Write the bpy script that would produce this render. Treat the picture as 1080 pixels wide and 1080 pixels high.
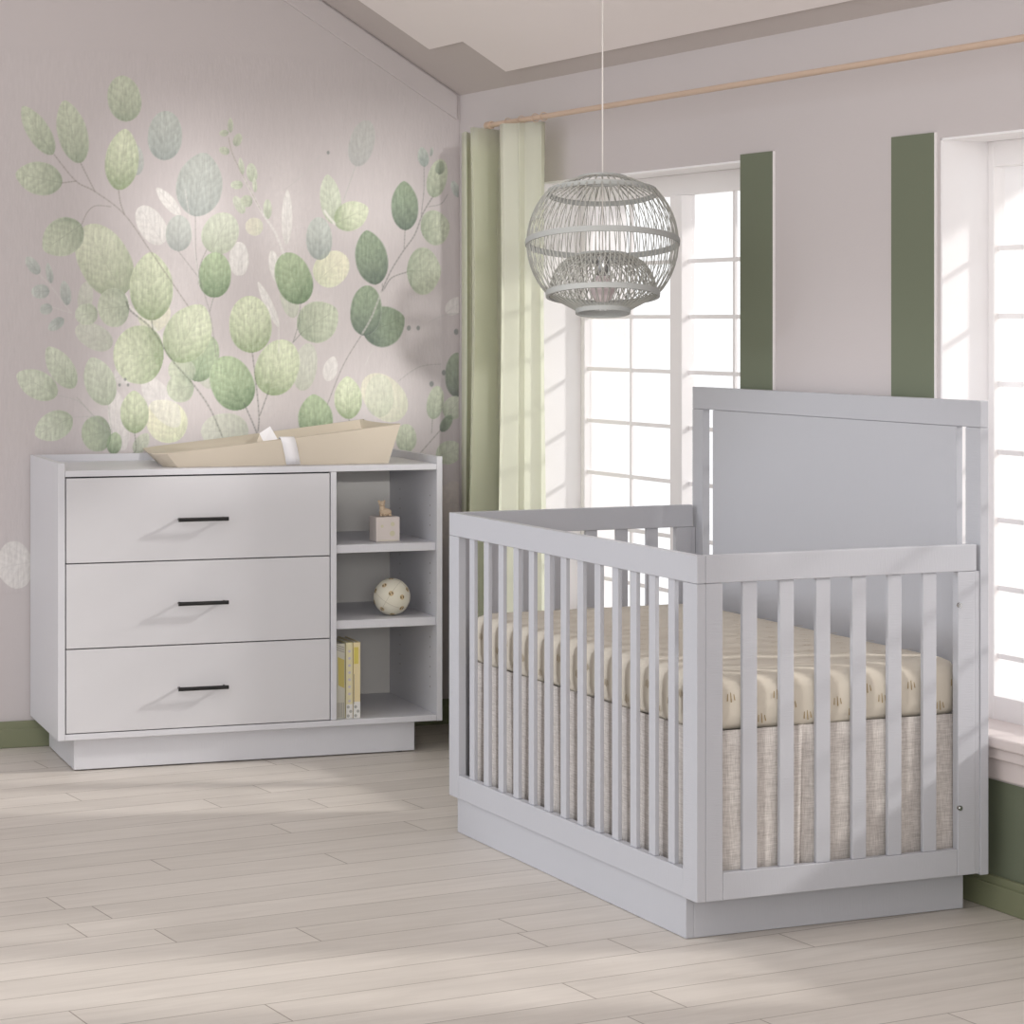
import bpy, bmesh, math, random
import numpy as np
from mathutils import Vector, Matrix
random.seed(4)
rng = np.random.default_rng(7)
for o in list(bpy.data.objects): bpy.data.objects.remove(o)
S = bpy.context.scene; COL = S.collection
R = math.radians
# ------------------------------------------------------------------ camera
F = 2700.0; HZ = 338.0; HC = 1.38; YAW = 19.5
cam = bpy.data.cameras.new('camera'); co = bpy.data.objects.new('camera', cam); COL.objects.link(co)
co.location = (0, 0, HC); co.rotation_euler = (R(90), 0, R(-YAW))
cam.sensor_width = 36; cam.lens = 36*F/1080; cam.shift_y = -(540-HZ)/1080
cam.clip_end = 200
S.camera = co
# ------------------------------------------------------------------ world
W = bpy.data.worlds.new('sky'); S.world = W; W.use_nodes = True
bg = W.node_tree.nodes['Background']; bg.inputs[0].default_value = (0.975, 0.985, 1.0, 1); bg.inputs[1].default_value = 1.35
# ------------------------------------------------------------------ lights
def sun(name, d, e, ang, col):
    l = bpy.data.lights.new(name, 'SUN'); l.energy = e; l.angle = R(ang); l.color = col
    o = bpy.data.objects.new(name, l); COL.objects.link(o)
    o.rotation_euler = Vector(d).to_track_quat('-Z', 'Y').to_euler(); o.location = (4, 4, 6); return o
sun('sun', (-.115, .034, -.060), 2.6, 4, (1, .97, .93))
def spot(name, loc, to, e, size, blend, rad, col):
    l = bpy.data.lights.new(name, 'SPOT'); l.energy = e; l.spot_size = R(size); l.spot_blend = blend; l.shadow_soft_size = rad; l.color = col
    o = bpy.data.objects.new(name, l); COL.objects.link(o); o.location = loc
    o.rotation_euler = (Vector(to)-Vector(loc)).to_track_quat('-Z', 'Y').to_euler(); return o
def area(name, loc, to, e, sx, sy, col):
    l = bpy.data.lights.new(name, 'AREA'); l.energy = e; l.shape = 'RECTANGLE'; l.size = sx; l.size_y = sy; l.color = col
    o = bpy.data.objects.new(name, l); COL.objects.link(o); o.location = loc
    o.rotation_euler = (Vector(to)-Vector(loc)).to_track_quat('-Z', 'Y').to_euler(); return o
spot('left_fill_spot', (-2.6, 6.9, 2.3), (2.5, 5.85, .5), 310, 22, .45, .22, (.92, .95, 1))  # added spot for light on the crib from the left; no window there
area('front_fill', (-.3, -2.3, 1.9), (1.9, 7.8, .6), 128, 2.0, 1.6, (1, .99, .97))  # added fill from behind the camera to lift the open shelves
sun('added_low_sun', (.10, 1, -.12), 1.9, 2.2, (1, .98, .95))  # second sun, added for the bright patch on the mural
S.cycles.use_denoising = True
S.view_settings.view_transform = 'Standard'; S.view_settings.look = 'None'; S.view_settings.gamma = 1
S.view_settings.exposure = -.12; S.view_settings.use_curve_mapping = False

# ------------------------------------------------------------------ helpers
def srgb(r, g, b):
    f = lambda c: (c/255/12.92) if c/255 <= .04045 else ((c/255+.055)/1.055)**2.4
    return (f(r), f(g), f(b), 1)
def mat(name, col, rough=.5, metal=0, bump=0, bscale=60, stretch=(1,1,1), var=0, spec=.5, sub=None):
    m = bpy.data.materials.new(name); m.use_nodes = True; nt = m.node_tree; N = nt.nodes; L = nt.links
    p = N['Principled BSDF']; p.inputs['Base Color'].default_value = col
    p.inputs['Roughness'].default_value = rough; p.inputs['Metallic'].default_value = metal
    p.inputs['Specular IOR Level'].default_value = spec
    if bump or var:
        tc = N.new('ShaderNodeTexCoord'); mp = N.new('ShaderNodeMapping'); mp.inputs['Scale'].default_value = stretch
        nz = N.new('ShaderNodeTexNoise'); nz.inputs['Scale'].default_value = bscale; nz.inputs['Detail'].default_value = 4
        L.new(tc.outputs['Object'], mp.inputs[0]); L.new(mp.outputs[0], nz.inputs['Vector'])
        if bump:
            b = N.new('ShaderNodeBump'); b.inputs['Strength'].default_value = bump; b.inputs['Distance'].default_value = .002
            L.new(nz.outputs['Fac'], b.inputs['Height']); L.new(b.outputs[0], p.inputs['Normal'])
        if var:
            mx = N.new('ShaderNodeMix'); mx.data_type = 'RGBA'
            mx.inputs['A'].default_value = tuple(c*(1-var) for c in col[:3])+(1,); mx.inputs['B'].default_value = tuple(min(1, c*(1+var)) for c in col[:3])+(1,)
            L.new(nz.outputs['Fac'], mx.inputs['Factor']); L.new(mx.outputs['Result'], p.inputs['Base Color'])
    return m
class MB:
    def __init__(s): s.v = []; s.f = []; s.m = []
    def add(s, vs, fs, mi=0):
        n = len(s.v); s.v += [tuple(v) for v in vs]; s.f += [tuple(i+n for i in f) for f in fs]; s.m += [mi]*len(fs); return s
    def box(s, x0, x1, y0, y1, z0, z1, mi=0):
        v = [(x, y, z) for z in (z0, z1) for y in (y0, y1) for x in (x0, x1)]
        return s.add(v, [(0,2,3,1),(4,5,7,6),(0,1,5,4),(2,6,7,3),(0,4,6,2),(1,3,7,5)], mi)
    def merge(s, o, dm=0):
        n = len(s.v); s.v += list(o.v); s.f += [tuple(i+n for i in f) for f in o.f]; s.m += [m+dm for m in o.m]; return s
    def tube(s, pts, r, n=8, mi=0, caps=True, closed=False):
        pts = [Vector(p) for p in pts]; vs = []; fs = []; k = len(pts); rr = r if hasattr(r, '__len__') else [r]*k
        up = Vector((0, 0, 1))
        for i, p in enumerate(pts):
            t = (pts[(i+1) % k]-pts[i-1]) if closed else (pts[min(i+1, k-1)]-pts[max(i-1, 0)])
            t.normalize(); a = t.cross(up if abs(t.z) < .95 else Vector((1, 0, 0))).normalized(); b = t.cross(a)
            for j in range(n):
                q = 2*math.pi*j/n; vs.append(p+(a*math.cos(q)+b*math.sin(q))*rr[i])
        for i in range(k if closed else k-1):
            for j in range(n):
                i2 = (i+1) % k; fs.append((i*n+j, i*n+(j+1) % n, i2*n+(j+1) % n, i2*n+j))
        if caps and not closed: fs += [tuple(range(n-1, -1, -1)), tuple((k-1)*n+j for j in range(n))]
        return s.add(vs, fs, mi)
    def lathe(s, prof, n=32, c=(0, 0, 0), mi=0):
        vs = []; fs = []
        for r, z in prof:
            for j in range(n): q = 2*math.pi*j/n; vs.append((c[0]+r*math.cos(q), c[1]+r*math.sin(q), c[2]+z))
        for i in range(len(prof)-1):
            for j in range(n): fs.append((i*n+j, i*n+(j+1) % n, (i+1)*n+(j+1) % n, (i+1)*n+j))
        if prof[0][0] > 1e-5: fs.append(tuple(range(n-1, -1, -1)))
        if prof[-1][0] > 1e-5: fs.append(tuple((len(prof)-1)*n+j for j in range(n)))
        return s.add(vs, fs, mi)
    def grid(s, rows, mi=0, close=False):
        a = len(rows); b = len(rows[0]); vs = [p for r in rows for p in r]; fs = []
        for i in range(a-1):
            for j in range(b if close else b-1): fs.append((i*b+j, i*b+(j+1) % b, (i+1)*b+(j+1) % b, (i+1)*b+j))
        return s.add(vs, fs, mi)
    def build(s, name, mats, parent=None, bevel=0, smooth=False, label=None):
        me = bpy.data.meshes.new(name); me.from_pydata(s.v, [], s.f); me.update()
        if not isinstance(mats, (list, tuple)): mats = [mats]
        for m in mats: me.materials.append(m)
        me.polygons.foreach_set('material_index', s.m)
        bm = bmesh.new(); bm.from_mesh(me); bmesh.ops.remove_doubles(bm, verts=bm.verts, dist=1e-6) if smooth else None
        bmesh.ops.recalc_face_normals(bm, faces=bm.faces); bm.to_mesh(me); bm.free()
        if smooth:
            me.polygons.foreach_set('use_smooth', [True]*len(me.polygons))
            try: me.set_sharp_from_angle(angle=R(40))
            except Exception: pass
        o = bpy.data.objects.new(name, me); COL.objects.link(o); o.parent = parent
        if bevel:
            b = o.modifiers.new('bevel', 'BEVEL'); b.width = bevel; b.segments = 2; b.limit_method = 'ANGLE'
        if label: o['label'] = label
        return o
def tag(o, label=None, cat=None, group=None, kind=None):
    if label: o['label'] = label
    if cat: o['category'] = cat
    if group: o['group'] = group
    if kind: o['kind'] = kind
    return o
def empty(name, loc, rz=0):
    o = bpy.data.objects.new(name, None); o.location = loc; o.rotation_euler = (0, 0, rz); o.empty_display_size = .1; COL.objects.link(o); return o
def rot2(p, a): return (p[0]*math.cos(a)-p[1]*math.sin(a), p[0]*math.sin(a)+p[1]*math.cos(a))
def gpix(px, py, z=0):      # ground point (world) seen at a pixel of the photograph, used to survey the place
    Y = F*(HC-z)/(py-HZ); return rot2(((px-540)/F*Y, Y), R(-YAW))

# ------------------------------------------------------------------ survey
DC = gpix(61, 782, .10)                     # dresser front left corner
CA = R(24.1-YAW); CC = gpix(735, 952.7, .096)   # crib near corner and turn
WA = R(25.4-YAW)
MY = DC[1]+.545                             # mural wall plane
WU = (math.cos(WA), math.sin(WA)); WV = (-math.sin(WA), math.cos(WA))
hb = (CC[0]+.775*math.cos(CA), CC[1]+.775*math.sin(CA))
p0 = (hb[0]+WU[0]*.045, hb[1]+WU[1]*.045)
t = (MY-p0[1])/WV[1]; K = (p0[0]+WV[0]*t, MY)   # room corner
def wall(a, b): return (K[0]+WU[0]*a-WV[0]*b, K[1]+WU[1]*a-WV[1]*b)   # a outward, b towards the viewer

# ------------------------------------------------------------------ materials
M_white = mat('white_lacquer', srgb(216, 216, 221), .42, bump=.25, bscale=30, stretch=(1, 1, 14), var=.012)
M_whiteh = mat('white_lacquer_level', srgb(216, 216, 221), .42, bump=.25, bscale=30, stretch=(14, 14, 1), var=.012)
M_crib = mat('crib_lacquer', srgb(187, 188, 194), .42, bump=.25, bscale=30, stretch=(1, 1, 14), var=.012)
M_cribl = mat('crib_lacquer_level', srgb(187, 188, 194), .42, bump=.25, bscale=30, stretch=(14, 14, 1), var=.012)
M_drawer = mat('drawer_lacquer', srgb(214, 213, 216), .35)
M_inner = mat('cabinet_inside', srgb(228, 226, 222), .5)
M_gap = mat('shadow_gap_black', srgb(40, 40, 40), .8)
M_black = mat('black_metal', srgb(38, 38, 38), .4, metal=.3)
M_chrome = mat('chrome', srgb(190, 190, 190), .25, metal=1)
M_wall = mat('lilac_grey_paint', srgb(204, 197, 197), .8, bump=.15, bscale=150)
M_pink = mat('pink_beige_paint', srgb(203, 193, 190), .8)
M_green = mat('sage_green_paint', srgb(112, 119, 99), .7)
M_green2 = mat('olive_green_skirting', srgb(128, 132, 104), .5)
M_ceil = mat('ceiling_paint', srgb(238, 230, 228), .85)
M_soffit = mat('soffit_shade_tone', srgb(196, 187, 184), .85)  # ceiling paint darkened: the soffit's shade is put into the colour
M_trim = mat('window_white', srgb(246, 243, 243), .45)
M_sill = mat('sill_pink_white', srgb(226, 215, 212), .45)
M_reveal = mat('reveal_white', srgb(247, 245, 246), .8)
M_rod = mat('pale_wood_rod', srgb(205, 180, 160), .5)
M_pad = mat('pad_beige', srgb(207, 196, 179), .55, bump=.1, bscale=200)
M_strap = mat('strap_white', srgb(240, 238, 240), .7, bump=.4, bscale=400)
M_rattan = mat('grey_rattan', srgb(178, 180, 178), .75, bump=.6, bscale=120)
M_rib = mat('grey_rattan_rib', srgb(176, 176, 170), .75)
M_cord = mat('white_cord', srgb(225, 220, 215), .6)
M_bulb = mat('bulb_white', srgb(226, 212, 214), .3)

# glass: clear pane with a faint reflection
def glass():
    m = bpy.data.materials.new('window_glass'); m.use_nodes = True; nt = m.node_tree; nt.nodes.clear()
    o = nt.nodes.new('ShaderNodeOutputMaterial'); t_ = nt.nodes.new('ShaderNodeBsdfTransparent'); g = nt.nodes.new('ShaderNodeBsdfGlossy')
    g.inputs['Roughness'].default_value = .02; mx = nt.nodes.new('ShaderNodeMixShader'); mx.inputs[0].default_value = .04
    nt.links.new(t_.outputs[0], mx.inputs[1]); nt.links.new(g.outputs[0], mx.inputs[2]); nt.links.new(mx.outputs[0], o.inputs[0]); return m
M_glass = glass()
def curtain_mat():
    m = bpy.data.materials.new('sheer_green_cloth'); m.use_nodes = True; nt = m.node_tree; N = nt.nodes; L = nt.links
    p = N['Principled BSDF']; p.inputs['Base Color'].default_value = srgb(243, 244, 234); p.inputs['Roughness'].default_value = .9
    tr = N.new('ShaderNodeBsdfTranslucent'); tr.inputs[0].default_value = srgb(247, 248, 238)
    mx = N.new('ShaderNodeMixShader'); mx.inputs[0].default_value = .62
    L.new(p.outputs[0], mx.inputs[1]); L.new(tr.outputs[0], mx.inputs[2]); L.new(mx.outputs[0], N['Material Output'].inputs[0]); return m
M_curtain = curtain_mat()
def floor_mat():
    m = bpy.data.materials.new('pale_plank_floor'); m.use_nodes = True; nt = m.node_tree; N = nt.nodes; L = nt.links
    p = N['Principled BSDF']; p.inputs['Roughness'].default_value = .45; p.inputs['Specular IOR Level'].default_value = .35
    tc = N.new('ShaderNodeTexCoord'); mp = N.new('ShaderNodeMapping'); mp.inputs['Rotation'].default_value = (0, 0, R(-9)); mp.inputs['Location'].default_value = (.31, .05, 0)
    L.new(tc.outputs['Object'], mp.inputs[0])
    sp = N.new('ShaderNodeSeparateXYZ'); L.new(mp.outputs[0], sp.inputs[0])
    dv = N.new('ShaderNodeMath'); dv.operation = 'DIVIDE'; dv.inputs[1].default_value = .142; L.new(sp.outputs['Y'], dv.inputs[0])
    fl = N.new('ShaderNodeMath'); fl.operation = 'FLOOR'; L.new(dv.outputs[0], fl.inputs[0])
    wn = N.new('ShaderNodeTexWhiteNoise'); wn.noise_dimensions = '1D'; L.new(fl.outputs[0], wn.inputs['W'])
    ml = N.new('ShaderNodeMath'); ml.operation = 'MULTIPLY_ADD'; ml.inputs[1].default_value = 1.25; L.new(wn.outputs['Value'], ml.inputs[0]); L.new(sp.outputs['X'], ml.inputs[2])
    cb = N.new('ShaderNodeCombineXYZ'); L.new(ml.outputs[0], cb.inputs['X']); L.new(sp.outputs['Y'], cb.inputs['Y'])
    br = N.new('ShaderNodeTexBrick'); br.offset = 0; br.offset_frequency = 1
    br.inputs['Scale'].default_value = 1; br.inputs['Brick Width'].default_value = 1.25; br.inputs['Row Height'].default_value = .142
    br.inputs['Mortar Size'].default_value = .0017; br.inputs['Mortar Smooth'].default_value = .3; br.inputs['Bias'].default_value = 0
    br.inputs['Color1'].default_value = srgb(217, 210, 202); br.inputs['Color2'].default_value = srgb(207, 200, 192); br.inputs['Mortar'].default_value = srgb(148, 138, 128)
    L.new(cb.outputs[0], br.inputs['Vector'])
    m2 = N.new('ShaderNodeMapping'); m2.inputs['Scale'].default_value = (1.2, 9, 1); L.new(cb.outputs[0], m2.inputs[0])
    nz = N.new('ShaderNodeTexNoise'); nz.inputs['Scale'].default_value = 3; nz.inputs['Detail'].default_value = 7; nz.inputs['Roughness'].default_value = .62; nz.inputs['Distortion'].default_value = .8
    L.new(m2.outputs[0], nz.inputs['Vector'])
    cr = N.new('ShaderNodeValToRGB'); cr.color_ramp.elements[0].position = .3; cr.color_ramp.elements[0].color = (.87, .86, .85, 1); cr.color_ramp.elements[1].position = .72; cr.color_ramp.elements[1].color = (1.05, 1.05, 1.05, 1)
    L.new(nz.outputs['Fac'], cr.inputs[0])
    mx = N.new('ShaderNodeMix'); mx.data_type = 'RGBA'; mx.blend_type = 'MULTIPLY'; mx.inputs['Factor'].default_value = .75
    L.new(br.outputs['Color'], mx.inputs['A']); L.new(cr.outputs[0], mx.inputs['B']); L.new(mx.outputs['Result'], p.inputs['Base Color'])
    b = N.new('ShaderNodeBump'); b.inputs['Strength'].default_value = .35; b.inputs['Distance'].default_value = .002; b.invert = True
    L.new(br.outputs['Fac'], b.inputs['Height']); L.new(b.outputs[0], p.inputs['Normal']); return m
M_floor = floor_mat()

# ------------------------------------------------------------------ room shell
tag(MB().box(-6, 5.5, -3, 9.5, -.12, 0).build('floor', M_floor), kind='structure')
SL = .63*math.cos(WA); ZT = 2.152
LEFT = -3.6
# mural wall (prism under the sloping ceiling)
xr = K[0]+.6
def prism(mb, poly, y0, y1, mi=0):
    n = len(poly); v = [(x, y0, z) for x, z in poly]+[(x, y1, z) for x, z in poly]
    return mb.add(v, [tuple(range(n)), tuple(range(2*n-1, n-1, -1))]+[(i, i+n, (i+1) % n+n, (i+1) % n) for i in range(n)], mi)
RID = 2.4
ceilz = lambda a: ZT+SL*min(a, RID)
back = tag(prism(MB(), [(LEFT, 0), (xr, 0), (xr, ZT), (K[0], ZT), (K[0]-RID, ceilz(RID)), (LEFT, ceilz(9))], MY, MY+.15).build('wall_back', M_wall), kind='structure')
# cornice strip following the slope
tag(prism(MB(), [(K[0]-.01, ZT-.085), (K[0]-.01, ZT), (K[0]-RID, ceilz(RID)), (K[0]-RID, ceilz(RID)-.085)], MY-.009, MY).build('trim_1', M_wall, bevel=.003), kind='structure')
# window wall
WINS = [(.646, 1.902), (2.845, 4.08), (5.0, 6.25), (7.3, 8.5)]
ZS, ZW = .405, 1.823
right = empty('wall_right_pivot', (0, 0, 0)); bpy.data.objects.remove(right)
def wbox(mb, a0, a1, b0, b1, z0, z1, mi=0):
    c = [wall(a, b) for a, b in ((a0, b0), (a1, b0), (a1, b1), (a0, b1))]
    v = [(x, y, z) for z in (z0, z1) for x, y in c]
    return mb.add(v, [(3,2,1,0),(4,5,6,7),(0,1,5,4),(1,2,6,5),(2,3,7,6),(3,0,4,7)], mi)
mb = MB(); TH = .30; prev = -.3
for s0, s1 in WINS+[(11.2, 11.2)]:
    wbox(mb, 0, TH, prev, s0, .30, ZT+.1, 0); wbox(mb, 0, TH, prev, s0, 0, .30, 1)
    if s1 > s0:
        wbox(mb, 0, TH, s0, s1, .30, ZS, 0); wbox(mb, 0, TH, s0, s1, 0, .30, 1); wbox(mb, 0, TH, s0, s1, ZW, ZT+.1, 0)
    prev = s1
tag(mb.build('wall_right', [M_wall, M_green]), kind='structure')
# pilaster boards
for i, (b0, b1, m_) in enumerate([(1.900, 2.073, M_green), (2.641, 2.828, M_green)]):
    mb = MB(); wbox(mb, -.006, .002, b0, b1, ZS+.02, 1.838, 0); wbox(mb, -.0064, .002, b1, b1+.003, ZS+.02, 1.838, 1)
    tag(mb.build('trim_%d' % (i+2), [m_, M_trim]), kind='structure')
# skirting
mb = MB(); mb.box(LEFT, K[0]-.01, MY-.014, MY, 0, .085); mb.box(LEFT, K[0]-.01, MY-.018, MY, .0, .062); tag(mb.build('baseboard_back', M_green2, bevel=.003), kind='structure')
mb = MB(); wbox(mb, -.018, 0, 0, 11, 0, .06); wbox(mb, -.012, 0, 0, 11, 0, .078); tag(mb.build('baseboard_right', M_green2, bevel=.003), kind='structure')
# windows
for n, (s0, s1) in enumerate(WINS):
    mb = MB()   # reveal lining
    wbox(mb, .001, TH, s0, s0+.006, ZS, ZW); wbox(mb, .001, TH, s1-.006, s1, ZS, ZW); wbox(mb, .001, TH, s0, s1, ZW-.006, ZW)
    w = tag(mb.build('window_%d' % (n+1), M_reveal), kind='structure')
    e = .135; fr = MB(); mid = (s0+s1)/2+.028
    f0, f1 = s0+.006, s1-.006; zt = ZW-.006
    wbox(fr, e, e+.035, f0, f0+.024, ZS, zt); wbox(fr, e, e+.035, f1-.024, f1, ZS, zt)
    wbox(fr, e, e+.035, f0+.024, f1-.024, zt-.062, zt); wbox(fr, e, e+.035, f0+.024, f1-.024, ZS, ZS+.06)
    wbox(fr, e-.012, e+.035, mid-.036, mid+.036, ZS+.06, zt-.062)
    fr.build('window_frame', M_trim, w, bevel=.002)
    mu = MB()
    for q0, q1 in ((f0+.024, mid-.036), (mid+.036, f1-.024)):
        c = (q0+q1)/2; wbox(mu, e+.012, e+.020, c-.0065, c+.0065, ZS+.06, zt-.062)
        for k in range(8):
            z = 1.557-.166*k
            if z > ZS+.08: wbox(mu, e+.0125, e+.0195, q0, q1, z-.006, z+.006)
    mu.build('glazing_bar', M_trim, w)
    g = MB()
    for q0, q1 in ((f0+.024, mid-.036), (mid+.036, f1-.024)): wbox(g, e+.021, e+.024, q0, q1, ZS+.06, zt-.062)
    g.build('pane', M_glass, w)
    sl = MB(); wbox(sl, -.035, e, s0-.03, s1+.03, ZS-.022, ZS+.004); wbox(sl, -.024, .001, s0-.02, s1+.02, ZS-.05, ZS-.022); wbox(sl, -.012, .001, s0-.01, s1+.01, .305, ZS-.05)
    sl.build('window_sill', M_sill, w, bevel=.004)
# ceiling with its stepped tray
def cp(a, b, lift=0): x, y = K[0]-a+WV[0]*-b, K[1]-WV[1]*b; return (x, y, ceilz(a)+lift)
mb = MB()
def crect(a0, a1, b0, b1, lift): mb.add([cp(a0, b0, lift), cp(a1, b0, lift), cp(a1, b1, lift), cp(a0, b1, lift)], [(0, 1, 2, 3)], 0 if lift else 1)
def cstep(a0, b0, a1, b1, h): mb.add([cp(a0, b0), cp(a1, b1), cp(a1, b1, h), cp(a0, b0, h)], [(0, 1, 2, 3)])
H = -.012; AM = RID; BM = 11.2
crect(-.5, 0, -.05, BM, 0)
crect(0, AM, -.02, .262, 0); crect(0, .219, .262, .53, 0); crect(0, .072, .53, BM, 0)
crect(.219, AM, .262, BM, H); crect(.072, .219, .53, BM, H)
cstep(AM, .262, .219, .262, H); cstep(.219, .262, .219, .53, H); cstep(.219, .53, .072, .53, H); cstep(.072, .53, .072, BM, H)
mb.add([cp(AM, -.02, H), cp(AM+.6, -.02, H), cp(AM+.6, BM, H), cp(AM, BM, H)], [(0, 1, 2, 3)])
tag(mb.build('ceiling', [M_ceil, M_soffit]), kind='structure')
# wall behind the viewer
mb = MB(); X0, X1, Z0, Z1 = .47, 1.66, 2.22, 3.30
mb.box(LEFT, X0, -2.72, -2.6, 0, 4.7).box(X1, 5, -2.72, -2.6, 0, 4.7).box(X0, X1, -2.72, -2.6, 0, Z0).box(X0, X1, -2.72, -2.6, Z1, 4.7)
tag(mb.build('wall_front', M_wall), kind='structure')
w = tag(MB().box(X0, X1, -2.70, -2.62, Z0-.02, Z0+.0).build('window_5', M_trim), kind='structure')  # unseen window and bars added to shape the low beam on the mural
mb = MB(); mb.box(.96, 1.06, -2.69, -2.63, Z0, Z1).box(X0, X1, -2.688, -2.632, 2.74, 2.84).box(X0, X0+.05, -2.69, -2.63, Z0, Z1).box(X1-.05, X1, -2.69, -2.63, Z0, Z1)
mb.build('window_frame', M_trim, w)

# ------------------------------------------------------------------ dresser
D = tag(empty('dresser', (DC[0], DC[1], 0)), 'wide white changing dresser with three drawers and open shelves, against the leaf mural', 'dresser')
DW, DD, ZB, ZTOP = 1.228, .535, .10, .945
def bpart(name, m, par, *b, bev=.0015, label=None):
    mb = MB()
    for q in b: mb.box(*q)
    return mb.build(name, m, par, bevel=bev, label=label)
bpart('plinth', M_whiteh, D, (.055, 1.146, .035, .50, .004, ZB))
for x in (.09, 1.10): MB().lathe([(.012, 0), (.012, .006)], 16, (x, .06, 0)).build('glide', M_black, D)
bpart('side_panel', M_white, D, (0, .022, 0, DD, ZB, ZTOP))
pins = MB().box(DW-.018, DW, 0, DD, ZB, ZTOP)
for y in (.07, .40):
    for zz in [.47+.032*k for k in range(5)]+[.72+.032*k for k in range(4)]+[.20+.032*k for k in range(6)]:
        pins.add([(1.2093, y+.0028*math.cos(q), zz+.0028*math.sin(q)) for q in [k*math.pi/4 for k in range(8)]], [tuple(range(8))], 1)
pins.build('side_panel', [M_white, mat('pin_hole_shade', srgb(150, 140, 125), .8)], D)
bpart('bottom_board', M_whiteh, D, (.0225, DW-.0185, .001, DD-.001, ZB, .1185))
bpart('top_board', M_whiteh, D, (.0225, DW-.0185, 0, DD-.019, .903, .922))
bpart('back_rail', M_whiteh, D, (.0225, DW-.0185, DD-.018, DD, .9, ZTOP))
bpart('back_panel', M_inner, D, (.0225, DW-.0185, DD-.018, DD-.008, .119, .9))
bpart('divider', M_white, D, (.859, .878, 0, DD-.019, .119, .9025))
bpart('drawer_cavity', M_gap, D, (.023, .8585, .022, .03, .119, .9025), bev=0)
for z0, z1, zh in ((.640, .8985, .766), (.3795, .6365, .507), (.1215, .376, .2445)):
    dr = bpart('drawer', M_drawer, D, (.0255, .8555, .001, .02, z0, z1), bev=.001)
    h = MB(); h.tube([(.366, -.030, zh), (.523, -.030, zh)], .0062, 12)
    for x in (.374, .515): h.tube([(x, -.030, zh), (x, .002, zh)], .0045, 10)
    h.build('handle', M_black, dr, smooth=True, label='slim black bar handle')
for z0, z1 in ((.644, .670), (.404, .431)): bpart('shelf', M_whiteh, D, (.8785, 1.2095, .012, DD-.02, z0, z1))
# ------------------------------------------------------------------ changing pad
def pad():
    root = tag(empty('changing_pad', (DC[0]+.308, DC[1], .9225)), 'beige wedge shaped changing pad with a white strap, lying on the white dresser top', 'changing pad')
    Lp = .797; rows = []; NA, NB = 40, 18
    def sm(x): x = max(0, min(1, x)); return x*x*(3-2*x)
    def H_(a): return .040+.084*(a**1.08)
    v0, v1 = .055, .475
    def half(a):     # plan outline: corners cut at the low end
        c = min(1, a/.05); return .036*(1-c)
    for i in range(NA+1):
        a = i/NA; x = a*Lp; c = half(a); hh = H_(a); y0, y1 = v0+c+.0, v1-c
        xb = .040+(Lp-.040-.036)*a; sk = .040*(1-a); yb0, yb1 = y0+.014+c*.4, y1-.014-c*.4
        ring = []
        # outer skin from bottom near edge up to near rim
        xr_ = lambda t_: xb+(x-xb)*t_
        for t_ in (0, .06, .25, .5, .75, .93, 1): ring.append((xr_(t_), yb0+(y0-yb0)*t_, hh*t_))
        ring.append((x, y0+.004, hh+.003))
        dip = (.020+.085*a)*sm(a/.25)*sm((1-a)/.035)
        rimw = .013
        for j in range(NB+1):
            b = j/NB; y = (y0+rimw)+(y1-y0-2*rimw)*b; k = (1-abs(2*b-1)**2.6)
            ring.append(((min(x, Lp-.016) if 0 < j < NB else x)+sk*b, y, hh+.003*(1-k)-dip*k))
        ring.append((x+sk, y1-.004, hh+.003))
        for t_ in (1, .93, .75, .5, .25, .06, 0): ring.append((xr_(t_)+sk, yb1+(y1-yb1)*t_, hh*t_))
        rows.append(ring)
    m = MB().grid(rows, close=True); n = len(rows[0]); m.f += [tuple(range(n-1, -1, -1)), tuple(NA*n+j for j in range(n))]; m.m += [0, 0]
    m.build('pad_body', M_pad, root, smooth=True)
    # strap
    def ribbon(pts, w, th=.002, dx=0):
        mb = MB(); r1 = []
        for (x, y, z) in pts: r1.append([(x-w/2, y, z), (x+w/2, y, z)])
        mb.grid(r1); return mb
    a = .525; x = a*Lp; hh = H_(a)+.003
    pts = [(x+.028, v0+.010, .002), (x+.022, v0+.004, hh*.35), (x+.012, v0-.003, hh*.8), (x+.006, v0-.003, hh+.002), (x+.004, v0+.004, hh+.006), (x+.004, v0+.014, hh+.004)]
    for k in range(1, 8):
        b = k/16; kk = (1-abs(2*b-1)**2.6); dip = (.02+.085*a); pts.append((x+.004, v0+.013+.394*b, hh-dip*kk+.003))
    s_ = ribbon(pts, .046).build('strap', M_strap, root, smooth=True, label='white woven safety strap')
    so = s_.modifiers.new('thick', 'SOLIDIFY'); so.thickness = .002
    q = MB(); b0 = .22; xx = x-.088
    q.add([(xx+.030, .10, .070), (xx+.078, .10, .074), (xx+.053, .115, .122), (xx+.018, .115, .100)], [(0, 1, 2, 3)])
    s2 = q.build('strap', M_strap, root, label='loose end of the white strap sticking up'); so = s2.modifiers.new('thick', 'SOLIDIFY'); so.thickness = .002
    q = MB(); q.add([(xx+.030-.024, .11, .068), (xx+.034, .101, .070), (xx+.020, .116, .098)], [(0, 1, 2)])
    s3 = q.build('strap_lining', M_pad, root); so = s3.modifiers.new('thick', 'SOLIDIFY'); so.thickness = .002
pad()

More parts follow.
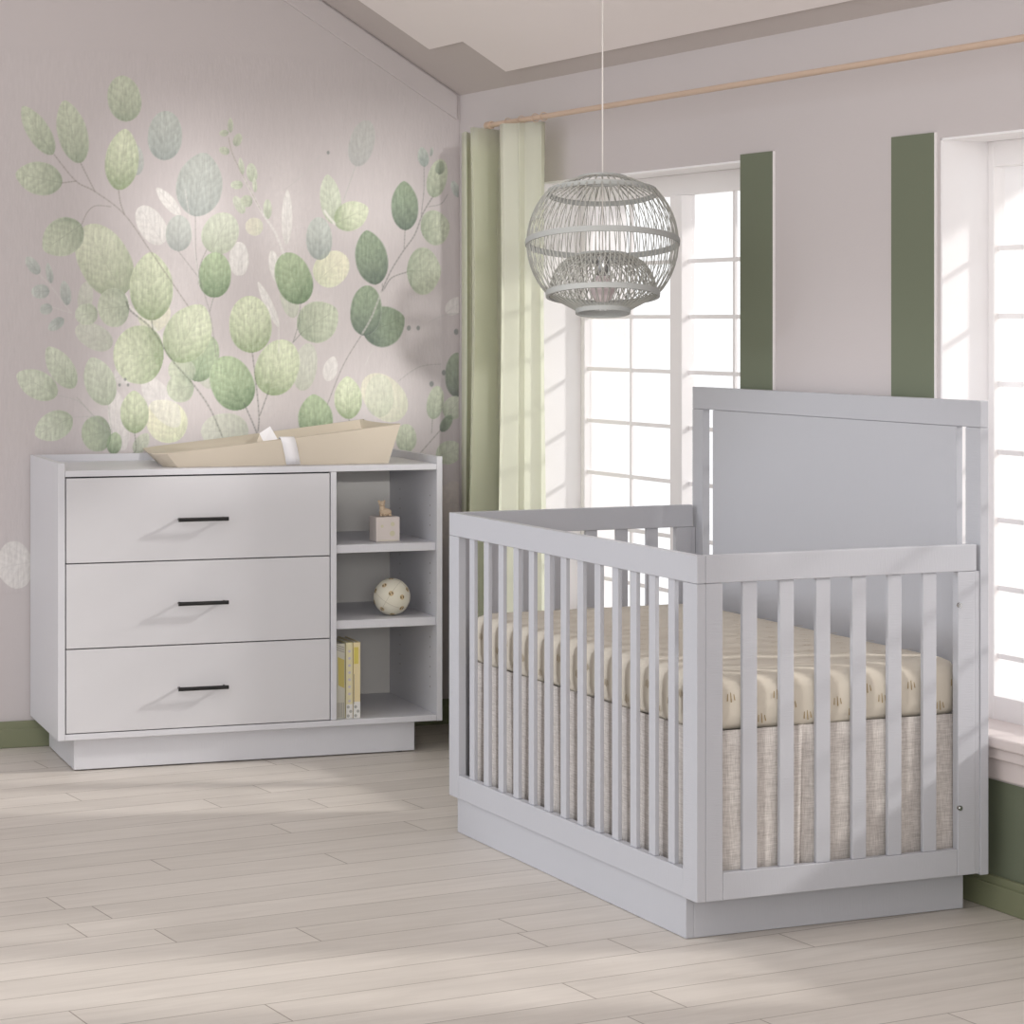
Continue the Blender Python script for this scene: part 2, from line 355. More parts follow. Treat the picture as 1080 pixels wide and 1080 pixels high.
# ------------------------------------------------------------------ shelf things
def books():
    cols = [(mat('book_grey_yellow', srgb(205, 203, 190), .6), mat('book_olive', srgb(200, 186, 110), .6), mat('book_ink', srgb(150, 145, 140), .6)),
            (mat('book_cream_lilac', srgb(222, 214, 176), .6), mat('book_lilac', srgb(196, 190, 206), .6), mat('book_white', srgb(226, 224, 220), .6)),
            (mat('book_cream', srgb(228, 212, 168), .6), mat('book_yellow', srgb(214, 198, 100), .6), mat('book_white2', srgb(228, 226, 222), .6))]
    labs = ['grey and yellow book, leftmost of three upright books on the bottom shelf',
            'cream book with a column of lilac dots, middle of three upright books',
            'cream book with a yellow panel on its spine, rightmost of three upright books']
    paper = mat('paper', srgb(232, 228, 216), .8)
    for i, (x0, x1, y0) in enumerate(((.884, .9145, .030), (.9155, .9375, .022), (.9385, .9620, .020))):
        b = tag(empty('book', (DC[0]+x0, DC[1]+y0, .1190)), labs[i], 'book', 'upright books on the bottom shelf')
        w = x1-x0-.001; h = .240 if i else .236; dpt = .17; A, B_, C_ = cols[i]
        MB().box(0, w, 0, .003, 0, h).box(0, .002, .003, dpt, 0, h).box(w-.002, w, .003, dpt, 0, h).build('cover', A, b)
        MB().box(.0025, w-.0025, .004, dpt-.004, .003, h-.003).build('pages', paper, b)
        e = -.0004; q = MB()
        def dot(cx, cz, r, mi, n=10): q.add([(cx+r*math.cos(k*2*math.pi/n), e-.0003, cz+r*math.sin(k*2*math.pi/n)) for k in range(n)], [tuple(range(n))], mi)
        def rc(a, b2, c, d, mi): q.add([(a, e, c), (b2, e, c), (b2, e, d), (a, e, d)], [(0, 1, 2, 3)], mi)
        if i == 0:
            q.add([(.008, e, .105), (w-.002, e, .095), (w-.002, e, .185), (.006, e, .195)], [(0, 1, 2, 3)], 0)
            for k in range(3): q.add([(.001, e, .218+.007*k), (w-.002, e, .208+.007*k), (w-.002, e, .2105+.007*k), (.001, e, .2205+.007*k)], [(0, 1, 2, 3)], 1)
            for k in range(5): rc(.004+k*.005, .006+k*.005, .004, .05, 1)
        elif i == 1:
            for k in range(8): dot(w/2, .055+.0225*k, .0042, 0)
            rc(0, w, .0, .045, 1)
            for k in range(3): dot(w/2+(.004 if k % 2 else -.004), .008+.014*k, .005, 2)
        else:
            rc(.002, w-.006, .172, .225, 0); rc(0, w, 0, .052, 1); rc(.0015, .003, .045, .14, 2)
            for k in range(3): dot(w/2+(.004 if k % 2 else -.004), .008+.014*k, .005, 3)
        q.build('spine_print', [B_, C_, M_rib] if i < 2 else [B_, C_, mat('ink_grey', srgb(130, 125, 125), .6), M_rib], b)
books()
def block():
    zs = .6705; w = .079
    r = tag(empty('wooden_block', (DC[0]+1.030, DC[1]+.075, zs)), 'pale square block standing on the upper open shelf of the dresser', 'block')
    q = MB(); e = -.0004; m1 = mat('block_print', srgb(214, 208, 180), .7)
    for cx, cz, rr in ((.055, .056, .007), (.054, .026, .009), (.02, .05, .005)):
        q.add([(cx+rr*math.cos(k*math.pi/6), e, cz+rr*math.sin(k*math.pi/6)) for k in range(12)], [tuple(range(12))])
    q.add([(.006, e, .004), (w-.006, e, .004), (w-.006, e, .0055), (.006, e, .0055)], [(0, 1, 2, 3)])
    MB().box(0, w, 0, w, 0, w).merge(q, 1).build('block_body', [mat('pale_block', srgb(222, 212, 206), .6, var=.03, bscale=30), m1], r, bevel=.002)
    # little lying lamb figurine
    z = zs+w+.0005; g = tag(empty('animal_figurine', (DC[0]+1.069, DC[1]+.113, z)), 'small cream animal figurine sitting on top of the pale block', 'figurine')
    mt = mat('figurine_cream', srgb(214, 192, 166), .7, var=.06, bscale=80)
    def ell(mb, c, s_, n=14):
        rows = []
        for i in range(n+1):
            th = math.pi*i/n; rows.append([(c[0]+s_[0]*math.sin(th)*math.cos(2*math.pi*j/16), c[1]+s_[1]*math.sin(th)*math.sin(2*math.pi*j/16), c[2]+s_[2]*math.cos(th)) for j in range(16)])
        mb.grid(rows, close=True)
    b = MB(); ell(b, (.003, 0, .0125), (.021, .012, .0125)); ell(b, (-.008, -.002, .026), (.0095, .009, .013))
    b.build('body', mt, g, smooth=True)
    h = MB(); ell(h, (-.010, -.004, .040), (.0105, .0095, .0095)); ell(h, (-.012, -.013, .037), (.005, .005, .004)); h.build('head', mt, g, smooth=True)
    for s_ in (-1, 1):
        e2 = MB(); ell(e2, (-.010+s_*.009, -.002, .0475), (.004, .003, .0045), 8); e2.build('ear', mt, g, smooth=True)
    for x in (-.014, -.002, .016):
        l = MB(); ell(l, (x, -.010, .004), (.0055, .006, .0042), 8); l.build('paw', mt, g, smooth=True)
block()
def ball():
    r = .0595; c = (DC[0]+1.090, DC[1]+.10, .4315+r)
    b = tag(empty('toy_ball', (c[0], c[1], .4315)), 'round cream fabric ball with small brown slits on the middle open shelf', 'ball')
    rows = []
    for i in range(33):
        th = math.pi*i/32
        rows.append([(r*math.sin(th)*math.cos(2*math.pi*j/48), r*math.sin(th)*math.sin(2*math.pi*j/48), r+r*math.cos(th)) for j in range(48)])
    body = MB().grid(rows, close=True)
    # seams and slit pairs
    dk = mat('ball_brown', srgb(110, 95, 62), .8); sm_ = mat('ball_seam', srgb(192, 186, 170), .8); tn = mat('ball_tan', srgb(206, 184, 146), .8)
    ph = (1+5**.5)/2; dirs = []
    for s1 in (-1, 1):
        for s2 in (-1, 1):
            dirs += [(0, s1, s2*ph), (s1, s2*ph, 0), (s2*ph, 0, s1)]
    for s1 in (-1, 1):
        for s2 in (-1, 1):
            for s3 in (-1, 1): dirs.append((s1*1.1, s2*1.1, s3*1.1))
    RM = Matrix.Rotation(.5, 3, 'X') @ Matrix.Rotation(.35, 3, 'Y') @ Matrix.Rotation(.9, 3, 'Z')
    q = MB()
    def patch(d, a, b_, off, rx, ry, mi, lift):
        n = 12; vs = []
        for k in range(n):
            p = d + (a*(off+rx*math.cos(2*math.pi*k/n)) + b_*(ry*math.sin(2*math.pi*k/n)))/r
            p.normalize(); p = p*(r+lift); vs.append((p.x, p.y, p.z+r))
        q.add(vs, [tuple(range(n))], mi)
    for d in dirs:
        d = (RM @ Vector(d)).normalized(); a = d.cross(Vector((.4, .3, .8))).normalized(); b_ = d.cross(a)
        a2 = a*math.cos(.6)+b_*math.sin(.6); b2 = d.cross(a2)
        patch(d, a2, b2, 0, .0085, .0085, 2, .0006); patch(d, a2, b2, -.0045, .0020, .0045, 0, .0010); patch(d, a2, b2, .0045, .0020, .0045, 0, .0010)
    body.merge(q, 1).build('ball_body', [mat('ball_cream', srgb(226, 221, 204), .8, bump=.3, bscale=60), dk, sm_, tn], b, smooth=True)
    s2 = MB()
    for k in range(3):
        ax = (RM @ Vector([(1, 0, 0), (0, 1, 0), (0, 0, 1)][k])); a = ax.orthogonal().normalized(); bb = ax.cross(a)
        s2.tube([Vector((0, 0, r))+(a*math.cos(q_)+bb*math.sin(q_))*(r*1.001) for q_ in [2*math.pi*i/48 for i in range(48)]], .0006, 6, closed=True)
    s2.build('seams', sm_, b, smooth=True)
ball()

# ------------------------------------------------------------------ crib
CR = tag(empty('crib', (CC[0], CC[1], 0), CA), 'white slatted baby crib with a tall solid headboard, in front of the windows', 'crib')
CL, CW, PB, PT = 1.415, .772, .096, .861
TF = .022
bx = lambda name, m, *b, **k: bpart(name, m, CR, *b, **k)
# plinth
bx('plinth', M_cribl, (.010, .030, .070, CL-.035, .001, PB-.001), (.030, .745, .070, .090, .001, PB-.001), (.725, .745, .090, CL-.055, .001, PB-.001), (.030, .745, CL-.055, CL-.035, .001, PB-.001))
# front side (long, slatted)
bx('top_rail', M_cribl, (0, TF, 0, CL, .799, PT), bev=.002)
bx('bottom_rail', M_cribl, (.0005, TF, .067, CL-.067, PB, .159))
bx('stile', M_crib, (0, TF, 0, .0665, PB, .7985)); bx('stile', M_crib, (0, TF, CL-.0665, CL, PB, .7985))
for i in range(13):
    c = .133+(1.285-.133)*(CL/1.43)*i/12
    bx('slat', M_crib, (.006, .017, c-.016, c+.016, .1592, .7988))
# short ends
for v0, nm in ((0, 0), (CL-TF, 1)):
    bx('top_rail', M_cribl, (TF+.0005, .7345, v0, v0+TF, .799, PT), bev=.002)
    bx('bottom_rail', M_cribl, (.0655, .6825, v0+.0005, v0+TF-.0005, PB, .157))
    bx('stile', M_crib, (TF+.0005, .0650, v0, v0+TF, PB, .7985)); bx('stile', M_crib, (.683, .7300, v0, v0+TF, PB, .7985))
    for i in range(6):
        c = .1365+.0946*i; bx('slat', M_crib, (c-.0185, c+.0185, v0+.005, v0+.016, .1572, .7988))
# headboard
HT = 1.193; HU0, HU1 = .745, .768
bx('headboard_top_rail', M_cribl, (HU0, HU1, 0, CL, 1.131, HT), bev=.002)
bx('headboard_post', M_crib, (HU0, HU1, 0, .061, PB-.004, 1.1305)); bx('headboard_post', M_crib, (HU0, HU1, CL-.061, CL, PB-.004, 1.1305))
bx('headboard_panel', M_cribl, (HU0, HU0+.018, .099, CL-.119, .12, 1.1305), label='flat white centre panel of the headboard')
bx('corner_post', M_crib, (.7305, .7445, .002, .020, PB, .7985)); bx('corner_post', M_crib, (.7305, .7445, CL-.020, CL-.002, PB, .7985))
bx('bottom_rail', M_cribl, (HU0+.002, HU1-.004, .0615, CL-.0615, PB, .119))
for z in (.722, .253):
    MB().tube([(.6865, -.006, z), (.6865, .001, z)], .006, 14).tube([(.6865, -.008, z), (.6865, -.006, z)], .0035, 8).build('bolt', M_chrome, CR, smooth=True, label='small round metal bolt head')
# skirt
def linen():
    m = mat('grey_linen', srgb(190, 184, 180), .95); nt = m.node_tree; N = nt.nodes; L = nt.links; p = N['Principled BSDF']
    tc = N.new('ShaderNodeTexCoord'); ws = []
    for sc in ((40, 40, 900), (900, 900, 40)):
        mp = N.new('ShaderNodeMapping'); mp.inputs['Scale'].default_value = sc; nz = N.new('ShaderNodeTexNoise'); nz.inputs['Scale'].default_value = 1; nz.inputs['Detail'].default_value = 2
        L.new(tc.outputs['Object'], mp.inputs[0]); L.new(mp.outputs[0], nz.inputs['Vector']); ws.append(nz)
    ad = N.new('ShaderNodeMath'); ad.operation = 'ADD'; L.new(ws[0].outputs[0], ad.inputs[0]); L.new(ws[1].outputs[0], ad.inputs[1])
    cr = N.new('ShaderNodeValToRGB'); cr.color_ramp.elements[0].position = .38; cr.color_ramp.elements[0].color = srgb(180, 173, 168); cr.color_ramp.elements[1].position = .62; cr.color_ramp.elements[1].color = srgb(222, 216, 211)
    hf = N.new('ShaderNodeMath'); hf.operation = 'MULTIPLY'; hf.inputs[1].default_value = .5; L.new(ad.outputs[0], hf.inputs[0]); L.new(hf.outputs[0], cr.inputs[0]); L.new(cr.outputs[0], p.inputs['Base Color']); return m
M_linen = linen()
def skirt():
    s = tag(empty('crib_skirt', (CC[0], CC[1], 0), CA), 'grey linen skirt hanging below the mattress inside the crib', 'crib skirt')
    def drape(name, fn, n, fold=()):
        rows = []
        for k in range(9):
            z = .4650-.344*k/8; r = []
            for i in range(n+1):
                t_ = i/n; off = .0035*math.sin(t_*23+1.3)*(k/8)+.002*math.sin(t_*57)*(k/8)
                for f_ in fold: off += .012*math.exp(-((t_-f_)/.012)**2)*(.4+.6*k/8)
                r.append(fn(t_, off, z))
            rows.append(r)
        o = MB().grid(rows).build(name, M_linen, s, smooth=True); so = o.modifiers.new('thick', 'SOLIDIFY'); so.thickness = .0025
    drape('skirt_panel', lambda t_, o, z: (.042+o, .045+t_*(CL-.09), z), 120)
    drape('skirt_panel', lambda t_, o, z: (.048+t_*.68, .040+o, z), 80, (.36,))
    drape('skirt_panel', lambda t_, o, z: (.048+t_*.68, CL-.040-o, z), 80)
    MB().box(.05, .725, .05, CL-.05, .44, .452).build('mattress_support', M_linen, s)
skirt()
def mattress():
    m = tag(empty('crib_mattress', (CC[0], CC[1], .4535), CA), 'thick mattress in a cream sheet with small brown dashes, inside the crib', 'mattress')
    x0, x1, y0, y1, h = .036, .728, .036, CL-.036, .135
    # rounded slab, superellipse section rings from bottom to top
    def outline(ins, n=160, cr=.05):
        pts = []; a0, a1, b0, b1 = x0+ins, x1-ins, y0+ins, y1-ins
        c = max(.012, cr-ins*.5)
        for cx, cy, s_ in ((a1-c, b0+c, -90), (a1-c, b1-c, 0), (a0+c, b1-c, 90), (a0+c, b0+c, 180)):
            for k in range(9): q = R(s_+90*k/8); pts.append((cx+c*math.cos(q), cy+c*math.sin(q)))
        out = []; P_ = pts+[pts[0]]
        ds = [0]
        for a, b in zip(P_, P_[1:]): ds.append(ds[-1]+math.dist(a, b))
        for k in range(n):
            t_ = ds[-1]*k/n; i = max(j for j in range(len(ds)) if ds[j] <= t_+1e-9); i = min(i, len(P_)-2)
            f_ = (t_-ds[i])/max(1e-9, ds[i+1]-ds[i]); out.append((P_[i][0]+(P_[i+1][0]-P_[i][0])*f_, P_[i][1]+(P_[i+1][1]-P_[i][1])*f_))
        return out
    prof = [(.06, .000), (.030, .001), (.012, .006), (.003, .018), (0, .04), (0, .07), (.001, .095), (.005, .112), (.014, .125), (.030, .132), (.06, .135)]
    rows = []
    for ins, z in prof:
        ol = outline(ins)
        rows.append([(x, y, z+.0025*math.sin(9*x+3)*math.sin(7*y)*(z/h)+(.0035*math.sin(24*y+2*x)*math.sin(13*x) if z < .03 else 0)+.004) for x, y in ol])
    mb = MB().grid(rows, close=True)
    n = len(rows[0]); mb.f += [tuple(range(n-1, -1, -1))]; mb.m += [0]
    # top: concentric rings shrinking to the middle
    last = rows[-1]; tops = [last]; cx, cy = (x0+x1)/2, (y0+y1)/2
    for k in range(1, 13):
        f_ = 1-k/12; tops.append([(cx+(x-cx)*f_, cy+(y-cy)*f_, z+.006*(1-f_)+.0015*math.sin(40*x*f_+9*y)) for x, y, z in last])
    mb.grid(tops, close=True)
    me = mat('cream_sheet', srgb(214, 206, 192), .9, bump=.5, bscale=9, stretch=(1, 1, 1))
    # printed dashes
    q = MB(); mt = mat('sheet_dash_print', srgb(164, 142, 104), .9)
    def mark(o, u, v, nrm, s_=1):
        for k in range(3):
            a = .12*(k-1)+.08; hh = (.016, .022, .014)[k]*s_; c = o+u*((k-1)*.0085*s_); d = (v*math.cos(a)+u*-math.sin(a)); w_ = u*.0015
            p = [c-d*hh/2-w_, c-d*hh/2+w_, c+d*hh/2+w_*.6, c+d*hh/2-w_*.6]; q.add([x+nrm*.0016 for x in p], [(0, 1, 2, 3)])
    rr = random.Random(3)
    for k in range(17):       # near end
        mark(Vector((.065+k*.0395, y0, (.034, .085, .060)[k % 3])), Vector((1, 0, 0)), Vector((0, 0, 1)), Vector((0, -1, 0)))
    for k in range(24):
        mark(Vector((x0, .09+k*.054, (.036, .085, .06)[k % 3])), Vector((0, -1, 0)), Vector((0, 0, 1)), Vector((-1, 0, 0)), .9)
    mb.merge(q, 1); q = MB()
    for i in range(7):
        for j in range(15):
            mark(Vector((.09+i*.09+(.04 if j % 2 else 0), .10+j*.085, .1445)), Vector((1, 0, 0)), Vector((0, 1, 0)), Vector((0, 0, 1)), .8)
    mb.merge(q, 2).build('sheet', [me, mt, mat('sheet_dash_pale', srgb(190, 176, 152), .9)], m, smooth=True)
mattress()

# ------------------------------------------------------------------ curtain, rod
ZR = 2.015
rod = tag(empty('curtain_rod', (*wall(-.10, .5), ZR), WA), 'slim pale wood curtain rod running above both windows', 'curtain rod')
a_ = lambda s: (0, -(s-.5), 0)
MB().tube([a_(.47), a_(6)], .0085, 12).build('rod', M_rod, rod, smooth=True)
MB().tube([a_(.44), a_(.475)], .013, 12).build('finial', M_rod, rod, smooth=True)
MB().tube([(0, 0, 0), (.10, 0, 0)], .006, 10).build('bracket', M_rod, rod, smooth=True)
def curtain():
    c = tag(empty('curtain', (*wall(-.10, .5), 0), WA), 'sheer pale green curtain hanging in box folds in the room corner left of the window', 'curtain')
    ca, sa = math.cos(R(YAW)), math.sin(R(YAW))
    def sdist(px, u):     # distance along the wall of a surveyed fold that stands u in front of it
        r = (px-540)/F; dx, dy = r*ca+sa, -r*sa+ca
        det = dx*-WV[1]*-1-dy*WV[0]; bx_, by_ = K[0]-WU[0]*u, K[1]-WU[1]*u
        t_ = (bx_*WV[1]-by_*WV[0])/(dx*WV[1]-dy*WV[0]); return ((bx_-dx*t_)*WV[0]+(by_-dy*t_)*WV[1])
    pts = [(sdist(px, u), .10-u) for px, u in ((487, .10), (489, .125), (492, .12), (499, .04), (496, .17), (498, .185), (526, .055), (533, .05), (527, .15), (530, .16), (546, .125), (547, .13), (553, .11), (562, .10), (571, .085), (575, .06))]
    dense = []
    for (s0, a0), (s1, a1) in zip(pts, pts[1:]):
        for k in range(4): f_ = k/4; dense.append((s0+(s1-s0)*f_, a0+(a1-a0)*f_))
    dense.append(pts[-1])
    rows = []
    for k in range(25):
        z = 2.003-(1.99)*k/24
        rows.append([(a*(1-.12*math.sin(k*.25)), -(s-.5), z) for s, a in dense])
    o = MB().grid(rows).build('curtain_cloth', M_curtain, c, smooth=True); so = o.modifiers.new('thick', 'SOLIDIFY'); so.thickness = .0015
    for s in (.60, .70, .80, .86):
        MB().tube([(.013*math.cos(q), -(s-.5), ZR+.013*math.sin(q)) for q in [2*math.pi*i/16 for i in range(16)]], .0015, 6, closed=True).build('ring', M_rod, c, smooth=True)
curtain()

# ------------------------------------------------------------------ pendant lamp
def lamp():
    Y = 6.9; x, y = rot2(((635.5-540)/F*Y, Y), R(-YAW)); u = Y/F
    zc = HC-(256-HZ)*u; g = lambda r, dy: (r*u, -dy*u)
    root = tag(empty('pendant_lamp', (x, y, zc)), 'round open grey rattan pendant lamp with a white bulb, hanging from a thin cord', 'pendant lamp')
    tilt = Matrix.Rotation(R(YAW), 3, 'Z').inverted() @ Matrix.Rotation(R(-9), 3, 'X') @ Matrix.Rotation(R(YAW), 3, 'Z')
    Rr = 80.0
    def T(p): return tuple(tilt @ Vector(p))
    def apply(mb): mb.v = [T(v) for v in mb.v]; return mb
    def hoop(r, dy, h, th=2.0, name='hoop'):
        mb = MB().lathe([((r-th/2)*u, -(dy+h/2)*u), ((r+th/2)*u, -(dy+h/2)*u), ((r+th/2+.4)*u, -dy*u), ((r+th/2)*u, -(dy-h/2)*u), ((r-th/2)*u, -(dy-h/2)*u), ((r-th/2)*u, -(dy+h/2)*u)], 72)
        mb.f = mb.f[:5*72]; mb.m = mb.m[:5*72]
        apply(mb).build(name, M_rattan, root, smooth=True)
    hoop(26, -68, 4); hoop(57, -53.5, 5, 2.5); hoop(80.5, 0, 6, 2); hoop(58.5, 55, 6, 3); hoop(27.5, 72, 8, 2.5)
    
    def prof(t_):   # 0 top .. 1 bottom, in px
        pl = [(26, -68), (57, -54)]
        if t_ < .15: f_ = t_/.15; return (26+31*f_, -68+14*f_+(-2*math.sin(math.pi*f_)))
        if t_ > .88: f_ = (t_-.88)/.12; return (58.5-31*f_, 55+17*f_)
        f_ = (t_-.15)/.73; a0 = math.atan2(-54, 57); a1 = math.atan2(55, 58.5); a = a0+(a1-a0)*f_
        return (Rr*math.cos(a), Rr*math.sin(a))
    nr = 92
    for k in range(nr):
        q0 = 2*math.pi*k/nr; tw = .10 if k % 2 else -.10; pts = []
        for i in range(19):
            t_ = i/18; r, dy = prof(t_); q = q0+tw*math.sin(math.pi*t_*1.0)*.8
            pts.append(T((r*u*math.cos(q), r*u*math.sin(q), -dy*u)))
        MB().tube(pts, .5*u, 4, caps=False).build('rib', M_rib, root)
    # inner dome
    dome = MB(); nd = 52
    for s_ in (1, -1):
        for k in range(nd):
            pts = []
            for i in range(9):
                t_ = i/8; r = 57-(57-27)*t_**1.7; dy = 54-38*math.sin(t_*math.pi/2)
                q = 2*math.pi*k/nd+s_*.42*t_; pts.append((r*u*math.cos(q), r*u*math.sin(q), -dy*u))
            dome.tube(pts, .6*u, 4, caps=False)
    apply(dome).build('inner_shade', M_rib, root)
    hoop(27, 15.5, 4, 5, 'hoop')
    # spokes, socket, bulb, cord
    sp = MB()
    for k in range(3):
        q = math.pi*k/3+.3; sp.tube([T((27*u*math.cos(q), 27*u*math.sin(q), -15*u)), T((-27*u*math.cos(q), -27*u*math.sin(q), -15*u))], .8*u, 6)
    sp.build('spoke', M_rattan, root)
    MB().lathe([(4.5*u, -12*u), (6.5*u, -15*u), (6.5*u, -34*u), (5.8*u, -35*u)], 24).build('socket', M_chrome, root, smooth=True, label='brushed metal lamp socket')
    MB().lathe([(.001, -64*u), (6*u, -62.5*u), (11*u, -58*u), (13.5*u, -51*u), (13*u, -45*u), (9*u, -39*u), (6*u, -35*u), (5.5*u, -34.5*u)], 28).build('bulb', M_bulb, root, smooth=True, label='round white bulb')
    # cord up to the ceiling
    a_in = (K[0]-x) - (K[1]-y)/WV[1]*WV[0]*-1
    b_ = (K[1]-y)/WV[1]; a_in = K[0]-WV[0]*b_-x; zcl = ceilz(a_in)+H
    MB().tube([(0, 0, -12*u), (0, 0, zcl-zc)], .0022, 8).build('cord', M_cord, root, smooth=True)
    MB().tube([(0, 0, zcl-zc-.05), (0, 0, zcl-zc)], [.045, .05], 24).build('ceiling_rose', M_cord, root, smooth=True)
lamp()

# ------------------------------------------------------------------ printed leaf mural on the wall
def mural():
    T_ = {'G': ((184,199,168),(126,146,118)), 'Y': ((220,226,200),(158,172,140)), 'S': ((202,208,188),(166,175,156)), 'D': ((154,168,146),(112,124,114)),
          'B': ((196,203,196),(158,168,164)), 'W': ((240,238,234),(226,224,220)), 'C': ((236,234,208),(214,220,190)), 'P': ((214,220,202),(180,190,168))}
    leaves = [ # base, tip, width, tone, alpha, pointed  (surveyed from the photograph)
     (88,330,92,297,15,'P',.55,0),(118,365,80,345,24,'P',.6,0),(262,455,212,455,36,'P',.6,0),(190,463,160,424,40,'C',.85,1),(318,412,326,362,24,'P',.6,0),
     (425,440,385,398,40,'C',.6,0),(400,440,400,395,30,'P',.5,0),(345,402,352,376,15,'W',.6,1),(302,258,303,200,11,'W',.7,1),(297,302,286,264,14,'W',.7,1),(294,345,272,297,9,'W',.8,1),
     (310,335,300,296,18,'P',.6,0),(172,257,147,218,26,'W',.75,0),(252,291,252,255,20,'W',.75,0),(190,227,165,198,12,'W',.75,1),
     (188,450,150,395,26,'W',.5,1),(150,345,176,320,30,'C',.6,0),(120,400,160,380,22,'W',.55,0),(222,410,216,372,22,'P',.5,0),(130,475,120,410,20,'W',.5,1),
     (277,242,259,236,18,'C',.55,0),(375,175,388,127,26,'B',.5,0),(334,297,365,270,34,'C',.8,0),(337,274,336,229,27,'B',.85,0),(352,236,345,184,22,'P',.9,1),
     (205,228,216,161,46,'B',.8,1),(144,185,142,152,16,'B',.7,0),(172,169,176,117,34,'B',.85,0),(188,265,189,227,26,'B',.75,0),(222,266,243,226,36,'P',.85,0),
     (114,427,96,377,30,'P',.9,1),(78,409,50,366,24,'P',.95,1),(60,417,18,394,27,'P',.95,1),(76,440,37,459,28,'P',.95,1),(103,330,79,333,21,'P',.9,0),
     (119,479,122,456,15,'G',.9,0),(142,478,156,457,14,'S',.8,1),(117,455,86,460,35,'G',.75,0),
     (129.5,311,90,238,50,'Y',.8,0),(136,323,103,326,38,'S',.95,0),(160,338,159,266,43,'Y',.97,1),
     (205,402,222,354,32,'G',.9,0),(203,400,180,382,26,'S',.95,0),(204,407,176,412,28,'S',.95,0),(172.5,376,119.5,372,57,'Y',.97,0),(183,381,214,322,46,'Y',.93,1),
     (225,314,228,266,33,'G',1,0),(257,431,232,377,43,'G',1,0),(266,372,262,312,43,'Y',1,0),(282,416,303,359,44,'Y',1,0),
     (319,320,300,267,37,'G',1,0),(316,352,355,326,41,'S',1,1),(335,465,330,416,36,'G',1,1),(368,442,366,397,29,'Y',1,1),(142.5,457,141,412,28,'Y',1,1),
     (353,236,388,219,29,'Y',.9,1),(397,300,386,243,34,'D',1,1),(427.5,243,426,191,29,'D',1,1),(456,208,466,168,21,'S',1,0),(463,184,465,170,10,'D',.7,0),(448,176,444.5,155,12,'B',1,1),(454,165,456,155,4,'B',.9,1),
     (444,244,474,236,36,'S',1,1),(429,286,465,286,48,'S',1,1),(384,354,426,334,41,'D',1,1),(384,354,388,301,33,'D',1,0),
     (429,477,427.5,447,22,'S',1,0),(456,442,462,407,18,'S',1,0),(482,419,482,372,26,'D',.85,0),(470,440,486,420,22,'P',.9,0),(465,455,476,438,11,'D',.9,0),(460,482,488,472,24,'P',.9,1),(484,208,477,191,9,'B',.9,0),(470,330,490,315,16,'W',.6,1),
     (55.5,163,23.7,112,22,'S',1,1),(84.5,172,67.5,106,29,'S',1,1),(65.5,193,16.5,183,32,'S',1,1),(85.7,237,46,264,36,'S',1,1),(135,128,127,80,33,'S',1,0),(125,200.5,132.5,136,33,'Y',.95,1),
     (41,289,28,271,11,'B',.8,0),(54,299,50,277,7,'B',.8,1),(52,307,33,308,14,'B',.8,0),(71,322,67,296,11,'B',.8,1),(55,324,42,328,11,'B',.8,0),(67,336,51,348,11,'B',.85,1),
     (243,140,243,124,6,'S',.9,1),(241,140,231,141,7,'S',.9,1),(248,154,253,141,9,'S',.9,0),(242,161,231,157,8,'S',.9,0),(256,184,253,166,6,'P',.9,1),(267,192,264,172,11,'P',.95,0),(256,195,243,195,9,'P',.95,0),(269,203,268,187,5,'P',.9,1),(257,225,247,207,10,'P',.8,0),(266,214,254,210,12,'S',.9,0),(282,231,282,210,9,'P',.9,0),
     (34,592,-4,600,46,'W',.6,1)]
